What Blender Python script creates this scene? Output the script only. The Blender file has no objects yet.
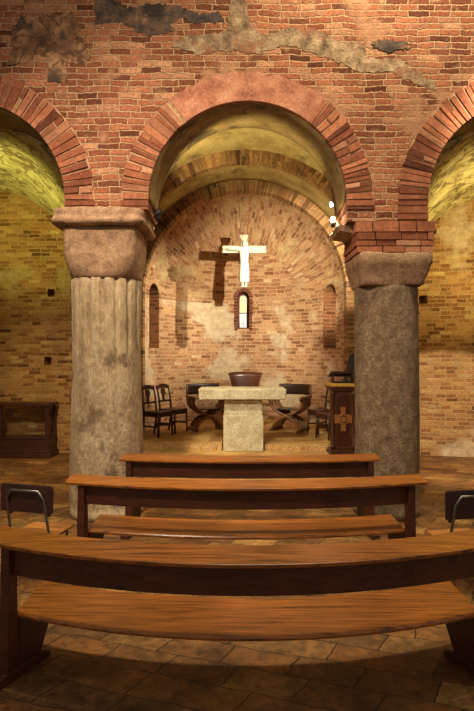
import bpy, bmesh, math, random
from mathutils import Vector, Matrix

R_ = math.radians
S = bpy.context.scene
COL = S.collection
PI = math.pi

# ------------------------------------------------------------------ camera, world, lights
F_PX, CAM_H = 560.0, 2.1
cd = bpy.data.cameras.new('camera')
cam = bpy.data.objects.new('camera', cd)
COL.objects.link(cam)
cd.sensor_fit = 'VERTICAL'
cd.sensor_height = 24.0
cd.lens = F_PX / 711.0 * 24.0
cd.clip_end = 100
cam.location = (0, 0, CAM_H)
cam.rotation_euler = (R_(90), 0, 0)
S.camera = cam

S.view_settings.view_transform = 'Standard'
S.view_settings.look = 'None'
S.view_settings.gamma = 1.0
S.view_settings.use_curve_mapping = False
S.view_settings.exposure = 0.75

world = bpy.data.worlds.new('world')
S.world = world
world.use_nodes = True
bg = world.node_tree.nodes['Background']
bg.inputs[0].default_value = (1.0, 0.84, 0.66, 1)
bg.inputs[1].default_value = 0.20


def spot(name, loc, target, energy, color, angle=70, blend=0.6, size=0.08, parent=None):
    l = bpy.data.lights.new(name, 'SPOT')
    l.energy = energy
    l.color = color
    l.spot_size = R_(angle)
    l.spot_blend = blend
    l.shadow_soft_size = size
    o = bpy.data.objects.new(name, l)
    COL.objects.link(o)
    o.location = loc
    d = Vector(target) - Vector(loc)
    o.rotation_euler = d.to_track_quat('-Z', 'Y').to_euler()
    return o


def point(name, loc, energy, color, size=0.1):
    l = bpy.data.lights.new(name, 'POINT')
    l.energy = energy
    l.color = color
    l.shadow_soft_size = size
    o = bpy.data.objects.new(name, l)
    COL.objects.link(o)
    o.location = loc
    return o


WARM = (1.0, 0.84, 0.65)
WARM2 = (1.0, 0.80, 0.50)
# unseen nave spots overhead; those on the column and pews are added fill
spot('nave_spot', (3.55, 3.5, 7.75), (4.3, 11.5, 0.7), 3000, WARM, 35, 0.7, 0.05)
spot('nave_spot', (-2.4, 2.2, 7.0), (-1.0, 7.1, 2.6), 1350, WARM, 72, 1.0, 0.25)  # frontal fill, added to brighten the left column
spot('nave_spot', (1.9, 5.1, 8.5), (1.9, 7.1, 6.0), 720, (1.0, 0.86, 0.60), 140, 1.0, 0.25)
spot('nave_spot', (0.1, 5.2, 6.9), (0.0, 3.2, 0.4), 520, WARM2, 80, 1.0, 0.25)  # fill added from above to brighten the pews
# aisle lamps low on the outer side of each aisle, aimed at the vaults, plus an added floor fill
spot('aisle_light', (-4.7, 8.2, 2.9), (-4.4, 10.6, 5.4), 360, (0.92, 0.92, 0.32), 96, 1.0, 0.08)
spot('aisle_light', (-3.0, 8.15, 4.4), (-4.6, 10.8, 0.0), 190, (1.0, 0.74, 0.32), 80, 1.0, 0.08)  # unseen fill added on the inner side to brighten the left aisle floor
spot('aisle_light', (5.2, 8.2, 2.7), (4.8, 11.0, 5.2), 420, (1.0, 0.84, 0.40), 110, 1.0, 0.08)
# (the presbytery spotlights carry their own light, see the lamps at the end)


# ------------------------------------------------------------------ helpers
def px(x, y, d):
    """the point at distance d along the view axis seen at photo position x, y"""
    return Vector(((x - 237.0) / F_PX * d, d, CAM_H - (y - 355.5) / F_PX * d))


def srgb(r, g, b):
    def f(c):
        c /= 255.0
        return c / 12.92 if c <= 0.04045 else ((c + 0.055) / 1.055) ** 2.4
    return (f(r), f(g), f(b), 1.0)


class MB:
    def __init__(self):
        self.v, self.f, self.uv, self.mi, self.sm = [], [], [], [], []
        self.cur = 0

    def face(self, idx, uv=None, smooth=False):
        self.f.append(tuple(idx))
        self.uv.append(uv)
        self.mi.append(self.cur)
        self.sm.append(smooth)

    def add(self, pts):
        b = len(self.v)
        self.v += [tuple(p) for p in pts]
        return b

    def box(self, lo, hi, M=None):
        (x0, y0, z0), (x1, y1, z1) = lo, hi
        P = [Vector(p) for p in ((x0, y0, z0), (x1, y0, z0), (x1, y1, z0), (x0, y1, z0),
                                 (x0, y0, z1), (x1, y0, z1), (x1, y1, z1), (x0, y1, z1))]
        if M is not None:
            P = [M @ p for p in P]
        b = self.add(P)
        for q in ((0, 3, 2, 1), (4, 5, 6, 7), (0, 1, 5, 4), (1, 2, 6, 5), (2, 3, 7, 6), (3, 0, 4, 7)):
            self.face([b + i for i in q])

    def hexa(self, bot, top):
        """box from 4 bottom and 4 top points (ccw from above)"""
        b = self.add(list(bot) + list(top))
        for q in ((0, 3, 2, 1), (4, 5, 6, 7), (0, 1, 5, 4), (1, 2, 6, 5), (2, 3, 7, 6), (3, 0, 4, 7)):
            self.face([b + i for i in q])

    def prism(self, pts, fn0, fn1):
        """extrude 2-D outline pts between two maps 2D->3D"""
        n = len(pts)
        b = self.add([fn0(*p) for p in pts])
        c = self.add([fn1(*p) for p in pts])
        self.face([b + i for i in range(n)])
        self.face([c + n - 1 - i for i in range(n)])
        for i in range(n):
            j = (i + 1) % n
            self.face([b + j, b + i, c + i, c + j])

    def tube(self, path, r, n=8, caps=True, smooth=True, closed=False):
        P = [Vector(p) for p in path]
        k = len(P)
        rr = r if isinstance(r, (list, tuple)) else [r] * k
        up = None
        rings = []
        for i in range(k):
            if closed:
                t = (P[(i + 1) % k] - P[i - 1]).normalized()
            else:
                t = (P[min(i + 1, k - 1)] - P[max(i - 1, 0)]).normalized()
            if up is None:
                a = Vector((0, 0, 1)) if abs(t.z) < 0.9 else Vector((1, 0, 0))
                up = (a - t * a.dot(t)).normalized()
            else:
                up = (up - t * up.dot(t)).normalized()
            s = t.cross(up)
            ri = rr[i] if isinstance(rr[i], (tuple, list)) else (rr[i], rr[i])
            rings.append(self.add([P[i] + up * (math.cos(2 * PI * j / n) * ri[0]) + s * (math.sin(2 * PI * j / n) * ri[1]) for j in range(n)]))
        m = k if closed else k - 1
        for i in range(m):
            a, b = rings[i], rings[(i + 1) % k]
            for j in range(n):
                q = (j + 1) % n
                self.face([a + j, a + q, b + q, b + j], None, smooth)
        if caps and not closed:
            self.face([rings[0] + n - 1 - j for j in range(n)])
            self.face([rings[-1] + j for j in range(n)])

    def lathe(self, prof, c=(0, 0, 0), n=32, smooth=True, fn=None, uvs=True):
        """prof = [(r, z)]; fn(angle, z, r) may change the radius"""
        rings = []
        for r, z in prof:
            pts = []
            for j in range(n):
                a = 2 * PI * j / n
                q = fn(a, z, r) if fn else r
                pts.append((c[0] + q * math.cos(a), c[1] + q * math.sin(a), c[2] + z))
            rings.append(self.add(pts))
        for i in range(len(prof) - 1):
            a, b = rings[i], rings[i + 1]
            for j in range(n):
                q = (j + 1) % n
                rr = max(prof[i][0], 0.05)
                u0, u1 = 2 * PI * j / n * rr, 2 * PI * (j + 1) / n * rr
                self.face([a + j, a + q, b + q, b + j], [(u0, prof[i][1]), (u1, prof[i][1]), (u1, prof[i + 1][1]), (u0, prof[i + 1][1])], smooth)
        self.face([rings[0] + n - 1 - j for j in range(n)])
        self.face([rings[-1] + j for j in range(n)])

    def ball(self, c, r, n=12, m=8):
        rx, ry, rz = r if isinstance(r, (tuple, list)) else (r, r, r)
        top = self.add([(c[0], c[1], c[2] + rz)])
        rings = []
        for i in range(1, m):
            t = PI * i / m
            rings.append(self.add([(c[0] + rx * math.sin(t) * math.cos(2 * PI * j / n), c[1] + ry * math.sin(t) * math.sin(2 * PI * j / n), c[2] + rz * math.cos(t)) for j in range(n)]))
        bot = self.add([(c[0], c[1], c[2] - rz)])
        for j in range(n):
            q = (j + 1) % n
            self.face([top, rings[0] + j, rings[0] + q], None, True)
            self.face([bot, rings[-1] + q, rings[-1] + j], None, True)
            for i in range(len(rings) - 1):
                self.face([rings[i] + j, rings[i + 1] + j, rings[i + 1] + q, rings[i] + q], None, True)

    def sweep(self, sec, xs, fn):
        """sweep a closed section [(y, z)] over stations xs; fn(x, y, z) -> point"""
        n = len(sec)
        rings = [self.add([fn(x, y, z) for (y, z) in sec]) for x in xs]
        for i in range(len(xs) - 1):
            a, b = rings[i], rings[i + 1]
            for j in range(n):
                q = (j + 1) % n
                self.face([a + j, a + q, b + q, b + j])
        self.face([rings[0] + n - 1 - j for j in range(n)])
        self.face([rings[-1] + j for j in range(n)])

    def grid(self, nu, nv, fn, uvfn, smooth=True, flip=False):
        b = self.add([fn(i / nu, j / nv) for j in range(nv + 1) for i in range(nu + 1)])
        for j in range(nv):
            for i in range(nu):
                q = [(i, j), (i + 1, j), (i + 1, j + 1), (i, j + 1)]
                if flip:
                    q = q[::-1]
                self.face([b + y * (nu + 1) + x for x, y in q], [uvfn(x / nu, y / nv) for x, y in q], smooth)

    def mesh(self, name, mats, fix=True):
        me = bpy.data.meshes.new(name)
        me.from_pydata(self.v, [], self.f)
        for m in mats:
            me.materials.append(m)
        me.polygons.foreach_set('material_index', self.mi)
        me.polygons.foreach_set('use_smooth', self.sm)
        uvl = me.uv_layers.new(name='UVMap')
        for p, uv in zip(me.polygons, self.uv):
            nrm = p.normal
            for k, li in enumerate(p.loop_indices):
                if uv:
                    uvl.data[li].uv = uv[k]
                else:
                    co = me.vertices[me.loops[li].vertex_index].co
                    a = [abs(c) for c in nrm]
                    if a[2] >= a[0] and a[2] >= a[1]:
                        uvl.data[li].uv = (co.x, co.y)
                    elif a[1] >= a[0]:
                        uvl.data[li].uv = (co.x, co.z)
                    else:
                        uvl.data[li].uv = (co.y, co.z)
        if fix:
            bm = bmesh.new()
            bm.from_mesh(me)
            bmesh.ops.recalc_face_normals(bm, faces=bm.faces)
            bm.to_mesh(me)
            bm.free()
        me.update()
        return me

    def build(self, name, mats, parent=None, bevel=0.0, fix=True):
        if not isinstance(mats, (list, tuple)):
            mats = [mats]
        o = bpy.data.objects.new(name, self.mesh(name, mats, fix))
        COL.objects.link(o)
        if parent:
            o.parent = parent
        if bevel:
            b = o.modifiers.new('bevel', 'BEVEL')
            b.width = bevel
            b.segments = 2
            b.limit_method = 'ANGLE'
            b.angle_limit = R_(40)
        return o


def tag(o, label=None, cat=None, group=None, kind=None):
    if label:
        o['label'] = label
    if cat:
        o['category'] = cat
    if group:
        o['group'] = group
    if kind:
        o['kind'] = kind
    return o


def empty(name, loc, rz=0.0, label=None, cat=None, group=None):
    o = bpy.data.objects.new(name, None)
    o.empty_display_size = 0.1
    COL.objects.link(o)
    o.location = loc
    o.rotation_euler = (0, 0, rz)
    return tag(o, label, cat, group)


def copy_tree(o, parent=None):
    c = o.copy()
    COL.objects.link(c)
    if parent:
        c.parent = parent
    for ch in list(o.children):
        copy_tree(ch, c)
    return c


def struct(o):
    o['kind'] = 'structure'
    return o


def realize(o):
    """freeze the modifiers into the object's mesh"""
    dg = bpy.context.evaluated_depsgraph_get()
    me = bpy.data.meshes.new_from_object(o.evaluated_get(dg))
    o.modifiers.clear()
    o.data = me


def carve(objs, cutters):
    for o in objs:
        for c in cutters:
            m = o.modifiers.new('cut', 'BOOLEAN')
            m.operation = 'DIFFERENCE'
            m.object = c
            m.solver = 'EXACT'
            m.material_mode = 'TRANSFER'
    bpy.context.view_layer.update()
    for o in objs:
        realize(o)
    for c in cutters:
        bpy.data.objects.remove(c)


# ------------------------------------------------------------------ materials
def newmat(name):
    m = bpy.data.materials.new(name)
    m.use_nodes = True
    nt = m.node_tree
    nt.nodes.clear()
    out = nt.nodes.new('ShaderNodeOutputMaterial')
    b = nt.nodes.new('ShaderNodeBsdfPrincipled')
    nt.links.new(b.outputs[0], out.inputs[0])
    return m, nt, b


def N(nt, t, **kw):
    n = nt.nodes.new(t)
    for k, v in kw.items():
        setattr(n, k, v)
    return n


def setin(n, **kw):
    for k, v in kw.items():
        n.inputs[k.replace('_', ' ')].default_value = v


def ramp(nt, fac, stops):
    r = N(nt, 'ShaderNodeValToRGB')
    els = r.color_ramp.elements
    while len(els) < len(stops):
        els.new(0.5)
    for e, (p, c) in zip(els, stops):
        e.position = p
        e.color = c
    nt.links.new(fac, r.inputs[0])
    return r.outputs[0]


def mix(nt, fac, a, b, mode='MIX'):
    m = N(nt, 'ShaderNodeMix', data_type='RGBA', blend_type=mode)
    for sock, v in ((m.inputs[0], fac), (m.inputs[6], a), (m.inputs[7], b)):
        if isinstance(v, bpy.types.NodeSocket):
            nt.links.new(v, sock)
        else:
            sock.default_value = v
    return m.outputs[2]


def math_(nt, op, a, b=0.0, clamp=False):
    m = N(nt, 'ShaderNodeMath', operation=op)
    m.use_clamp = clamp
    for i, v in enumerate((a, b)):
        if isinstance(v, bpy.types.NodeSocket):
            nt.links.new(v, m.inputs[i])
        else:
            m.inputs[i].default_value = v
    return m.outputs[0]


def noise(nt, vec, scale, detail=5.0, rough=0.6, out=0):
    n = N(nt, 'ShaderNodeTexNoise')
    setin(n, Scale=scale, Detail=detail, Roughness=rough)
    if vec is not None:
        nt.links.new(vec, n.inputs['Vector'])
    return n.outputs[out]


def g(v):
    return (v, v, v, 1)


def brick_mat(name, palette, mortar, row=0.09, width=0.29, joint=0.016, plaster=None, amount=0.0, swap=False, tint=None, warp=0.03, bump=0.5, seed=0.0, pscale=0.9):
    m, nt, b = newmat(name)
    uv = N(nt, 'ShaderNodeTexCoord').outputs['UV']
    mp = N(nt, 'ShaderNodeMapping')
    mp.inputs['Location'].default_value = (seed, seed * 1.7, 0)
    if swap:
        mp.inputs['Rotation'].default_value = (0, 0, R_(90))
    nt.links.new(uv, mp.inputs[0])
    v0 = mp.outputs[0]
    nz = noise(nt, v0, 2.3, 3, 0.6, 1)
    sub = N(nt, 'ShaderNodeVectorMath', operation='SUBTRACT')
    nt.links.new(nz, sub.inputs[0])
    sub.inputs[1].default_value = (0.5, 0.5, 0.5)
    sc = N(nt, 'ShaderNodeVectorMath', operation='SCALE')
    nt.links.new(sub.outputs[0], sc.inputs[0])
    sc.inputs['Scale'].default_value = warp * 2
    ad = N(nt, 'ShaderNodeVectorMath', operation='ADD')
    nt.links.new(v0, ad.inputs[0])
    nt.links.new(sc.outputs[0], ad.inputs[1])
    nz2 = noise(nt, v0, 22, 3, 0.6, 1)
    sc2 = N(nt, 'ShaderNodeVectorMath', operation='SCALE')
    nt.links.new(nz2, sc2.inputs[0])
    sc2.inputs['Scale'].default_value = 0.030
    ad2 = N(nt, 'ShaderNodeVectorMath', operation='ADD')
    nt.links.new(ad.outputs[0], ad2.inputs[0])
    nt.links.new(sc2.outputs[0], ad2.inputs[1])
    v = ad2.outputs[0]
    br = N(nt, 'ShaderNodeTexBrick')
    br.offset = 0.45
    br.squash = 0.8
    br.squash_frequency = 3
    setin(br, Color1=g(0), Color2=g(1), Mortar=g(0.5), Scale=1.0, Bias=0.0)
    br.inputs['Mortar Size'].default_value = joint
    br.inputs['Mortar Smooth'].default_value = 0.6
    br.inputs['Brick Width'].default_value = width
    br.inputs['Row Height'].default_value = row
    nt.links.new(v, br.inputs['Vector'])
    col = ramp(nt, br.outputs['Color'], [(i / (len(palette) - 1), c) for i, c in enumerate(palette)])
    # fine mottling on each brick
    f1 = noise(nt, v0, 30, 6, 0.7)
    col = mix(nt, 1.0, col, ramp(nt, f1, [(0.28, g(0.42)), (0.72, g(1.5))]), 'MULTIPLY')
    f2 = noise(nt, v0, 1.3, 5, 0.65)
    col = mix(nt, 1.0, col, ramp(nt, f2, [(0.3, tint[0] if tint else g(0.72)), (0.7, tint[1] if tint else g(1.2))]), 'MULTIPLY')
    mo = mix(nt, 1.0, mortar, ramp(nt, f1, [(0.3, g(0.6)), (0.7, g(1.25))]), 'MULTIPLY')
    worn = math_(nt, 'MULTIPLY', ramp(nt, noise(nt, v0, 5.0, 6, 0.7), [(0.56, g(0)), (0.66, g(1))]), 0.55)
    fac = math_(nt, 'MAXIMUM', br.outputs['Fac'], worn)
    col = mix(nt, fac, col, mo)
    hgt = math_(nt, 'SUBTRACT', 1.0, br.outputs['Fac'])
    if plaster:
        pf = ramp(nt, noise(nt, v0, pscale, 7, 0.62), [(0.62 - amount, g(0)), (0.68 - amount, g(1))])
        pf = math_(nt, 'MULTIPLY', pf, 0.85)
        pc = mix(nt, 1.0, plaster, ramp(nt, noise(nt, v0, 9, 6, 0.7), [(0.3, g(0.6)), (0.7, g(1.2))]), 'MULTIPLY')
        col = mix(nt, pf, col, pc)
        hgt = math_(nt, 'MAXIMUM', hgt, pf)
    nt.links.new(col, b.inputs['Base Color'])
    b.inputs['Roughness'].default_value = 0.9
    b.inputs['Specular IOR Level'].default_value = 0.2
    bp = N(nt, 'ShaderNodeBump')
    bp.inputs['Strength'].default_value = bump
    bp.inputs['Distance'].default_value = 0.03
    h2 = math_(nt, 'ADD', hgt, math_(nt, 'MULTIPLY', f1, 0.7))
    nt.links.new(h2, bp.inputs['Height'])
    nt.links.new(bp.outputs[0], b.inputs['Normal'])
    return m


def island_mat(name, palette, rough=0.9):
    """each loose brick of one mesh gets its own shade"""
    m, nt, b = newmat(name)
    ge = N(nt, 'ShaderNodeNewGeometry')
    ob = N(nt, 'ShaderNodeTexCoord').outputs['Object']
    col = ramp(nt, ge.outputs['Random Per Island'], [(i / (len(palette) - 1), c) for i, c in enumerate(palette)])
    f1 = noise(nt, ob, 22, 6, 0.7)
    col = mix(nt, 1.0, col, ramp(nt, f1, [(0.25, g(0.5)), (0.75, g(1.4))]), 'MULTIPLY')
    f2 = noise(nt, ob, 1.7, 4, 0.6)
    col = mix(nt, 1.0, col, ramp(nt, f2, [(0.3, g(0.7)), (0.7, g(1.2))]), 'MULTIPLY')
    nt.links.new(col, b.inputs['Base Color'])
    b.inputs['Roughness'].default_value = rough
    b.inputs['Specular IOR Level'].default_value = 0.2
    bp = N(nt, 'ShaderNodeBump')
    bp.inputs['Strength'].default_value = 0.5
    bp.inputs['Distance'].default_value = 0.02
    nt.links.new(f1, bp.inputs['Height'])
    nt.links.new(bp.outputs[0], b.inputs['Normal'])
    return m


def stone_mat(name, stops, scale=3.0, fine=25.0, bump=0.5, rough=0.85, stretch=(1, 1, 1), stain=None, detail=8, spec=0.25, lines=None):
    m, nt, b = newmat(name)
    ob = N(nt, 'ShaderNodeTexCoord').outputs['Object']
    mp = N(nt, 'ShaderNodeMapping')
    mp.inputs['Scale'].default_value = stretch
    nt.links.new(ob, mp.inputs[0])
    f = noise(nt, mp.outputs[0], scale, detail, 0.65)
    col = ramp(nt, f, stops)
    f1 = noise(nt, mp.outputs[0], fine, 6, 0.7)
    col = mix(nt, 1.0, col, ramp(nt, f1, [(0.25, g(0.6)), (0.75, g(1.3))]), 'MULTIPLY')
    if stain:
        s = ramp(nt, noise(nt, mp.outputs[0], stain[1], 6, 0.65), [(stain[2], g(0)), (stain[2] + 0.08, g(1))])
        col = mix(nt, math_(nt, 'MULTIPLY', s, stain[3]), col, stain[0])
    if lines:
        for k in (0, 1):
            ln = noise(nt, mp.outputs[0], lines[1] * (1 + .8 * k), 3, 0.5)
            bnd = ramp(nt, math_(nt, 'ABSOLUTE', math_(nt, 'SUBTRACT', ln, .5 + .04 * k)), [(.006, g(1)), (.03, g(0))])
            col = mix(nt, math_(nt, 'MULTIPLY', bnd, lines[2]), col, lines[0])
    nt.links.new(col, b.inputs['Base Color'])
    b.inputs['Roughness'].default_value = rough
    b.inputs['Specular IOR Level'].default_value = spec
    bp = N(nt, 'ShaderNodeBump')
    bp.inputs['Strength'].default_value = bump
    bp.inputs['Distance'].default_value = 0.02
    nt.links.new(math_(nt, 'ADD', f1, f), bp.inputs['Height'])
    nt.links.new(bp.outputs[0], b.inputs['Normal'])
    return m


def wood_mat(name, dark, light, rough=0.35, scale=(1.2, 22, 22), coat=0.0, spec=0.5):
    m, nt, b = newmat(name)
    ob = N(nt, 'ShaderNodeTexCoord').outputs['Object']
    mp = N(nt, 'ShaderNodeMapping')
    mp.inputs['Scale'].default_value = scale
    nt.links.new(ob, mp.inputs[0])
    f = noise(nt, mp.outputs[0], 1.6, 6, 0.65)
    col = ramp(nt, f, [(0.30, dark), (0.5, mixc(dark, light, 0.6)), (0.70, light)])
    f2 = noise(nt, ob, 1.6, 3, 0.6)
    col = mix(nt, 1.0, col, ramp(nt, f2, [(0.3, g(0.75)), (0.7, g(1.2))]), 'MULTIPLY')
    nt.links.new(col, b.inputs['Base Color'])
    nt.links.new(ramp(nt, f, [(0.2, g(rough * 0.85)), (0.8, g(min(1, rough * 1.3)))]), b.inputs['Roughness'])
    b.inputs['Specular IOR Level'].default_value = spec
    b.inputs['Coat Weight'].default_value = coat
    b.inputs['Coat Roughness'].default_value = 0.25
    bp = N(nt, 'ShaderNodeBump')
    bp.inputs['Strength'].default_value = 0.12
    bp.inputs['Distance'].default_value = 0.004
    nt.links.new(f, bp.inputs['Height'])
    nt.links.new(bp.outputs[0], b.inputs['Normal'])
    return m


def mixc(a, b, t):
    return tuple(a[i] * (1 - t) + b[i] * t for i in range(4))


def plain(name, col, rough=0.5, metal=0.0, spec=0.5):
    m, nt, b = newmat(name)
    ob = N(nt, 'ShaderNodeTexCoord').outputs['Object']
    f = noise(nt, ob, 18, 4, 0.6)
    c = mix(nt, 1.0, col, ramp(nt, f, [(0.3, g(0.8)), (0.7, g(1.15))]), 'MULTIPLY')
    nt.links.new(c, b.inputs['Base Color'])
    b.inputs['Roughness'].default_value = rough
    b.inputs['Metallic'].default_value = metal
    b.inputs['Specular IOR Level'].default_value = spec
    return m


def emit(name, col, strength):
    m, nt, b = newmat(name)
    b.inputs['Base Color'].default_value = col
    b.inputs['Emission Color'].default_value = col
    b.inputs['Emission Strength'].default_value = strength
    return m


def floor_mat():
    m, nt, b = newmat('flagstone floor')
    uv = N(nt, 'ShaderNodeTexCoord').outputs['Object']
    mp = N(nt, 'ShaderNodeMapping')
    mp.inputs['Rotation'].default_value = (0, 0, R_(24))
    mp.inputs['Scale'].default_value = (2.6, 3.4, 1)
    nt.links.new(uv, mp.inputs[0])
    nz = noise(nt, mp.outputs[0], 1.1, 4, 0.6, 1)
    sc = N(nt, 'ShaderNodeVectorMath', operation='SCALE')
    nt.links.new(nz, sc.inputs[0])
    sc.inputs['Scale'].default_value = 0.3
    ad = N(nt, 'ShaderNodeVectorMath', operation='ADD')
    nt.links.new(mp.outputs[0], ad.inputs[0])
    nt.links.new(sc.outputs[0], ad.inputs[1])
    br = N(nt, 'ShaderNodeTexBrick')
    br.offset = 0.37
    br.squash = 1.5
    br.squash_frequency = 3
    setin(br, Color1=g(0), Color2=g(1), Mortar=g(0.5), Scale=1.0)
    br.inputs['Mortar Size'].default_value = 0.016
    br.inputs['Mortar Smooth'].default_value = 0.5
    br.inputs['Brick Width'].default_value = 1.25
    br.inputs['Row Height'].default_value = 0.85
    nt.links.new(ad.outputs[0], br.inputs['Vector'])
    edge = math_(nt, 'SUBTRACT', 1.0, br.outputs['Fac'])
    col = ramp(nt, br.outputs['Color'], [(0.0, srgb(98, 62, 30)), (0.35, srgb(144, 98, 50)), (0.7, srgb(118, 84, 48)), (1.0, srgb(164, 122, 66))])
    f1 = noise(nt, uv, 14, 8, 0.72)
    f2 = noise(nt, uv, 2.2, 6, 0.65)
    col = mix(nt, 1.0, col, ramp(nt, f1, [(0.3, g(0.3)), (0.7, g(1.6))]), 'MULTIPLY')
    col = mix(nt, 1.0, col, ramp(nt, f2, [(0.32, g(0.4)), (0.68, g(1.4))]), 'MULTIPLY')
    col = mix(nt, edge, srgb(46, 32, 20), col)
    nt.links.new(col, b.inputs['Base Color'])
    nt.links.new(ramp(nt, f1, [(0.3, g(0.38)), (0.7, g(0.7))]), b.inputs['Roughness'])
    b.inputs['Specular IOR Level'].default_value = 0.4
    bp = N(nt, 'ShaderNodeBump')
    bp.inputs['Strength'].default_value = 0.7
    bp.inputs['Distance'].default_value = 0.03
    h = math_(nt, 'ADD', edge, math_(nt, 'MULTIPLY', math_(nt, 'ADD', f1, f2), 0.8))
    nt.links.new(h, bp.inputs['Height'])
    nt.links.new(bp.outputs[0], b.inputs['Normal'])
    return m


RED = [srgb(92, 50, 34), srgb(148, 88, 60), srgb(174, 110, 78), srgb(124, 68, 46), srgb(192, 138, 102)]
TAN = [srgb(126, 84, 58), srgb(166, 120, 84), srgb(190, 148, 106), srgb(142, 94, 64), srgb(200, 168, 126)]
OCH = [srgb(104, 66, 36), srgb(166, 116, 64), srgb(190, 146, 86), srgb(138, 88, 46), srgb(200, 166, 104)]

M_FRONT = brick_mat('arcade brick', RED, srgb(196, 156, 116), 0.080, 0.27, 0.011, srgb(178, 130, 96), 0.06, seed=3.1, warp=.04, bump=.9, pscale=1.2)
M_APSE = brick_mat('apse brick', TAN, srgb(192, 160, 118), 0.082, 0.25, 0.010, srgb(200, 180, 146), 0.115, pscale=.8, seed=1.3)
M_CONCH = brick_mat('apse conch brick', TAN, srgb(186, 152, 108), 0.085, 0.27, 0.011, srgb(190, 164, 116), 0.08, swap=True, warp=0.06, seed=5.0)
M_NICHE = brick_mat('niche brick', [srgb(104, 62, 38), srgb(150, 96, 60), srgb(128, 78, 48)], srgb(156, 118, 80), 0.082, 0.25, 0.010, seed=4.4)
M_LEFT = brick_mat('left aisle brick', OCH, srgb(176, 146, 96), 0.082, 0.25, 0.010, srgb(184, 158, 106), 0.03, pscale=.6, seed=7.2)
M_RIGHT = brick_mat('right aisle brick', OCH, srgb(184, 156, 112), 0.082, 0.25, 0.010, srgb(206, 184, 146), 0.045, pscale=.6, seed=9.4)
M_VOUS = island_mat('arch brick', RED)
M_VOUS_TAN = island_mat('vault arch brick', [srgb(84, 56, 34), srgb(140, 100, 60), srgb(168, 126, 78), srgb(112, 76, 44)])
M_MORTAR = stone_mat('lime mortar', [(0.3, srgb(156, 118, 86)), (0.7, srgb(206, 166, 126))], 6, 30)
M_REDPL = stone_mat('red painted plaster', [(0.28, srgb(124, 74, 54)), (0.5, srgb(176, 114, 86)), (0.72, srgb(198, 146, 114))], 4.5, 30, 0.6)
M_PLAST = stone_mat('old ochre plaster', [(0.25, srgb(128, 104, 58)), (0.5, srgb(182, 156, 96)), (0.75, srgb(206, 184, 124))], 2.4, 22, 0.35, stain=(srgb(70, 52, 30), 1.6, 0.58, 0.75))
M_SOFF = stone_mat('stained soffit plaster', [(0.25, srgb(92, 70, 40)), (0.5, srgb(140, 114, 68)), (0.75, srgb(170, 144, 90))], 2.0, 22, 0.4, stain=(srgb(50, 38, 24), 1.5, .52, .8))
M_VAULT = stone_mat('frescoed vault plaster', [(0.25, srgb(150, 130, 80)), (0.5, srgb(200, 184, 120)), (0.75, srgb(222, 208, 150))], 2.2, 16, 0.35, stain=(srgb(96, 80, 44), 1.9, 0.57, 0.7), lines=(srgb(92, 70, 40), 1.3, .75))
M_COL_L = stone_mat('fluted column stone', [(0.25, srgb(120, 98, 74)), (0.45, srgb(174, 148, 112)), (0.75, srgb(212, 188, 150))], 3.2, 26, 1.6, stretch=(1, 1, 0.6), stain=(srgb(84, 64, 46), 2.6, 0.56, 0.65))
M_COL_R = stone_mat('granite column stone', [(0.25, srgb(104, 84, 62)), (0.5, srgb(140, 115, 86)), (0.75, srgb(178, 152, 118))], 9, 36, 1.4, stretch=(1, 1, 0.8), detail=10)
M_CAP = stone_mat('capital stone', [(0.25, srgb(104, 78, 58)), (0.5, srgb(166, 130, 98)), (0.75, srgb(196, 160, 124))], 7, 34, 0.9)
M_FLOOR = floor_mat()
M_BEMA = stone_mat('presbytery floor', [(0.3, srgb(150, 112, 60)), (0.5, srgb(188, 150, 88)), (0.7, srgb(205, 172, 110))], 2.0, 12, 0.3, rough=0.6)
M_RISER = brick_mat('step brick', [srgb(170, 120, 66), srgb(205, 165, 105), srgb(190, 145, 88)], srgb(215, 185, 130), 0.13, 0.08, 0.008, seed=2.2)
M_ALTAR = stone_mat('altar limestone', [(0.3, srgb(176, 160, 120)), (0.5, srgb(208, 196, 160)), (0.7, srgb(226, 216, 186))], 5, 40, 0.4)
M_PEW = wood_mat('pew varnished walnut', srgb(58, 28, 10), srgb(178, 108, 42), 0.30, (1.6, 30, 30))
M_PEWD = wood_mat('pew shade and lectern wood', srgb(44, 20, 11), srgb(86, 42, 22), 0.4, (1.3, 26, 26))  # pew wood with the upright faces' shade put into its colour; lectern panel's own tone
M_DARKW = wood_mat('dark chair wood', srgb(34, 18, 12), srgb(78, 44, 28), 0.4, (14, 14, 2))
M_MIDW = wood_mat('carved chair wood', srgb(84, 52, 30), srgb(158, 108, 64), 0.45, (10, 10, 4))
M_LECT = wood_mat('lectern wood', srgb(46, 22, 12), srgb(98, 54, 26), 0.4, (18, 18, 2))
M_LECTO = wood_mat('lectern cross oak', srgb(120, 70, 28), srgb(176, 118, 56), 0.45, (18, 18, 4))
M_GOLD = plain('ochre cushion cloth', srgb(205, 158, 60), 0.7)
M_LEATH = plain('brown leather', srgb(92, 52, 30), 0.28)
M_DLEATH = plain('dark leather', srgb(54, 36, 26), 0.4)
M_BLACK = plain('black fabric', srgb(24, 22, 20), 0.7)
M_BLKMET = plain('black metal', srgb(20, 20, 20), 0.45)
M_STEEL = plain('grey tube steel', srgb(120, 116, 108), 0.35, 0.85)
M_IVORY = stone_mat('ivory painted carving', [(0.3, srgb(158, 148, 120)), (0.7, srgb(194, 186, 160))], 9, 40, 0.2)
M_CASE = wood_mat('display case wood', srgb(36, 18, 14), srgb(76, 38, 26), 0.4, (2, 20, 20))
M_PLYW = wood_mat('plywood seat', srgb(130, 78, 34), srgb(190, 128, 66), 0.4, (3, 24, 24))
M_PLYD = wood_mat('dark plywood back', srgb(38, 18, 14), srgb(70, 34, 24), 0.4, (3, 24, 24))

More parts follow.
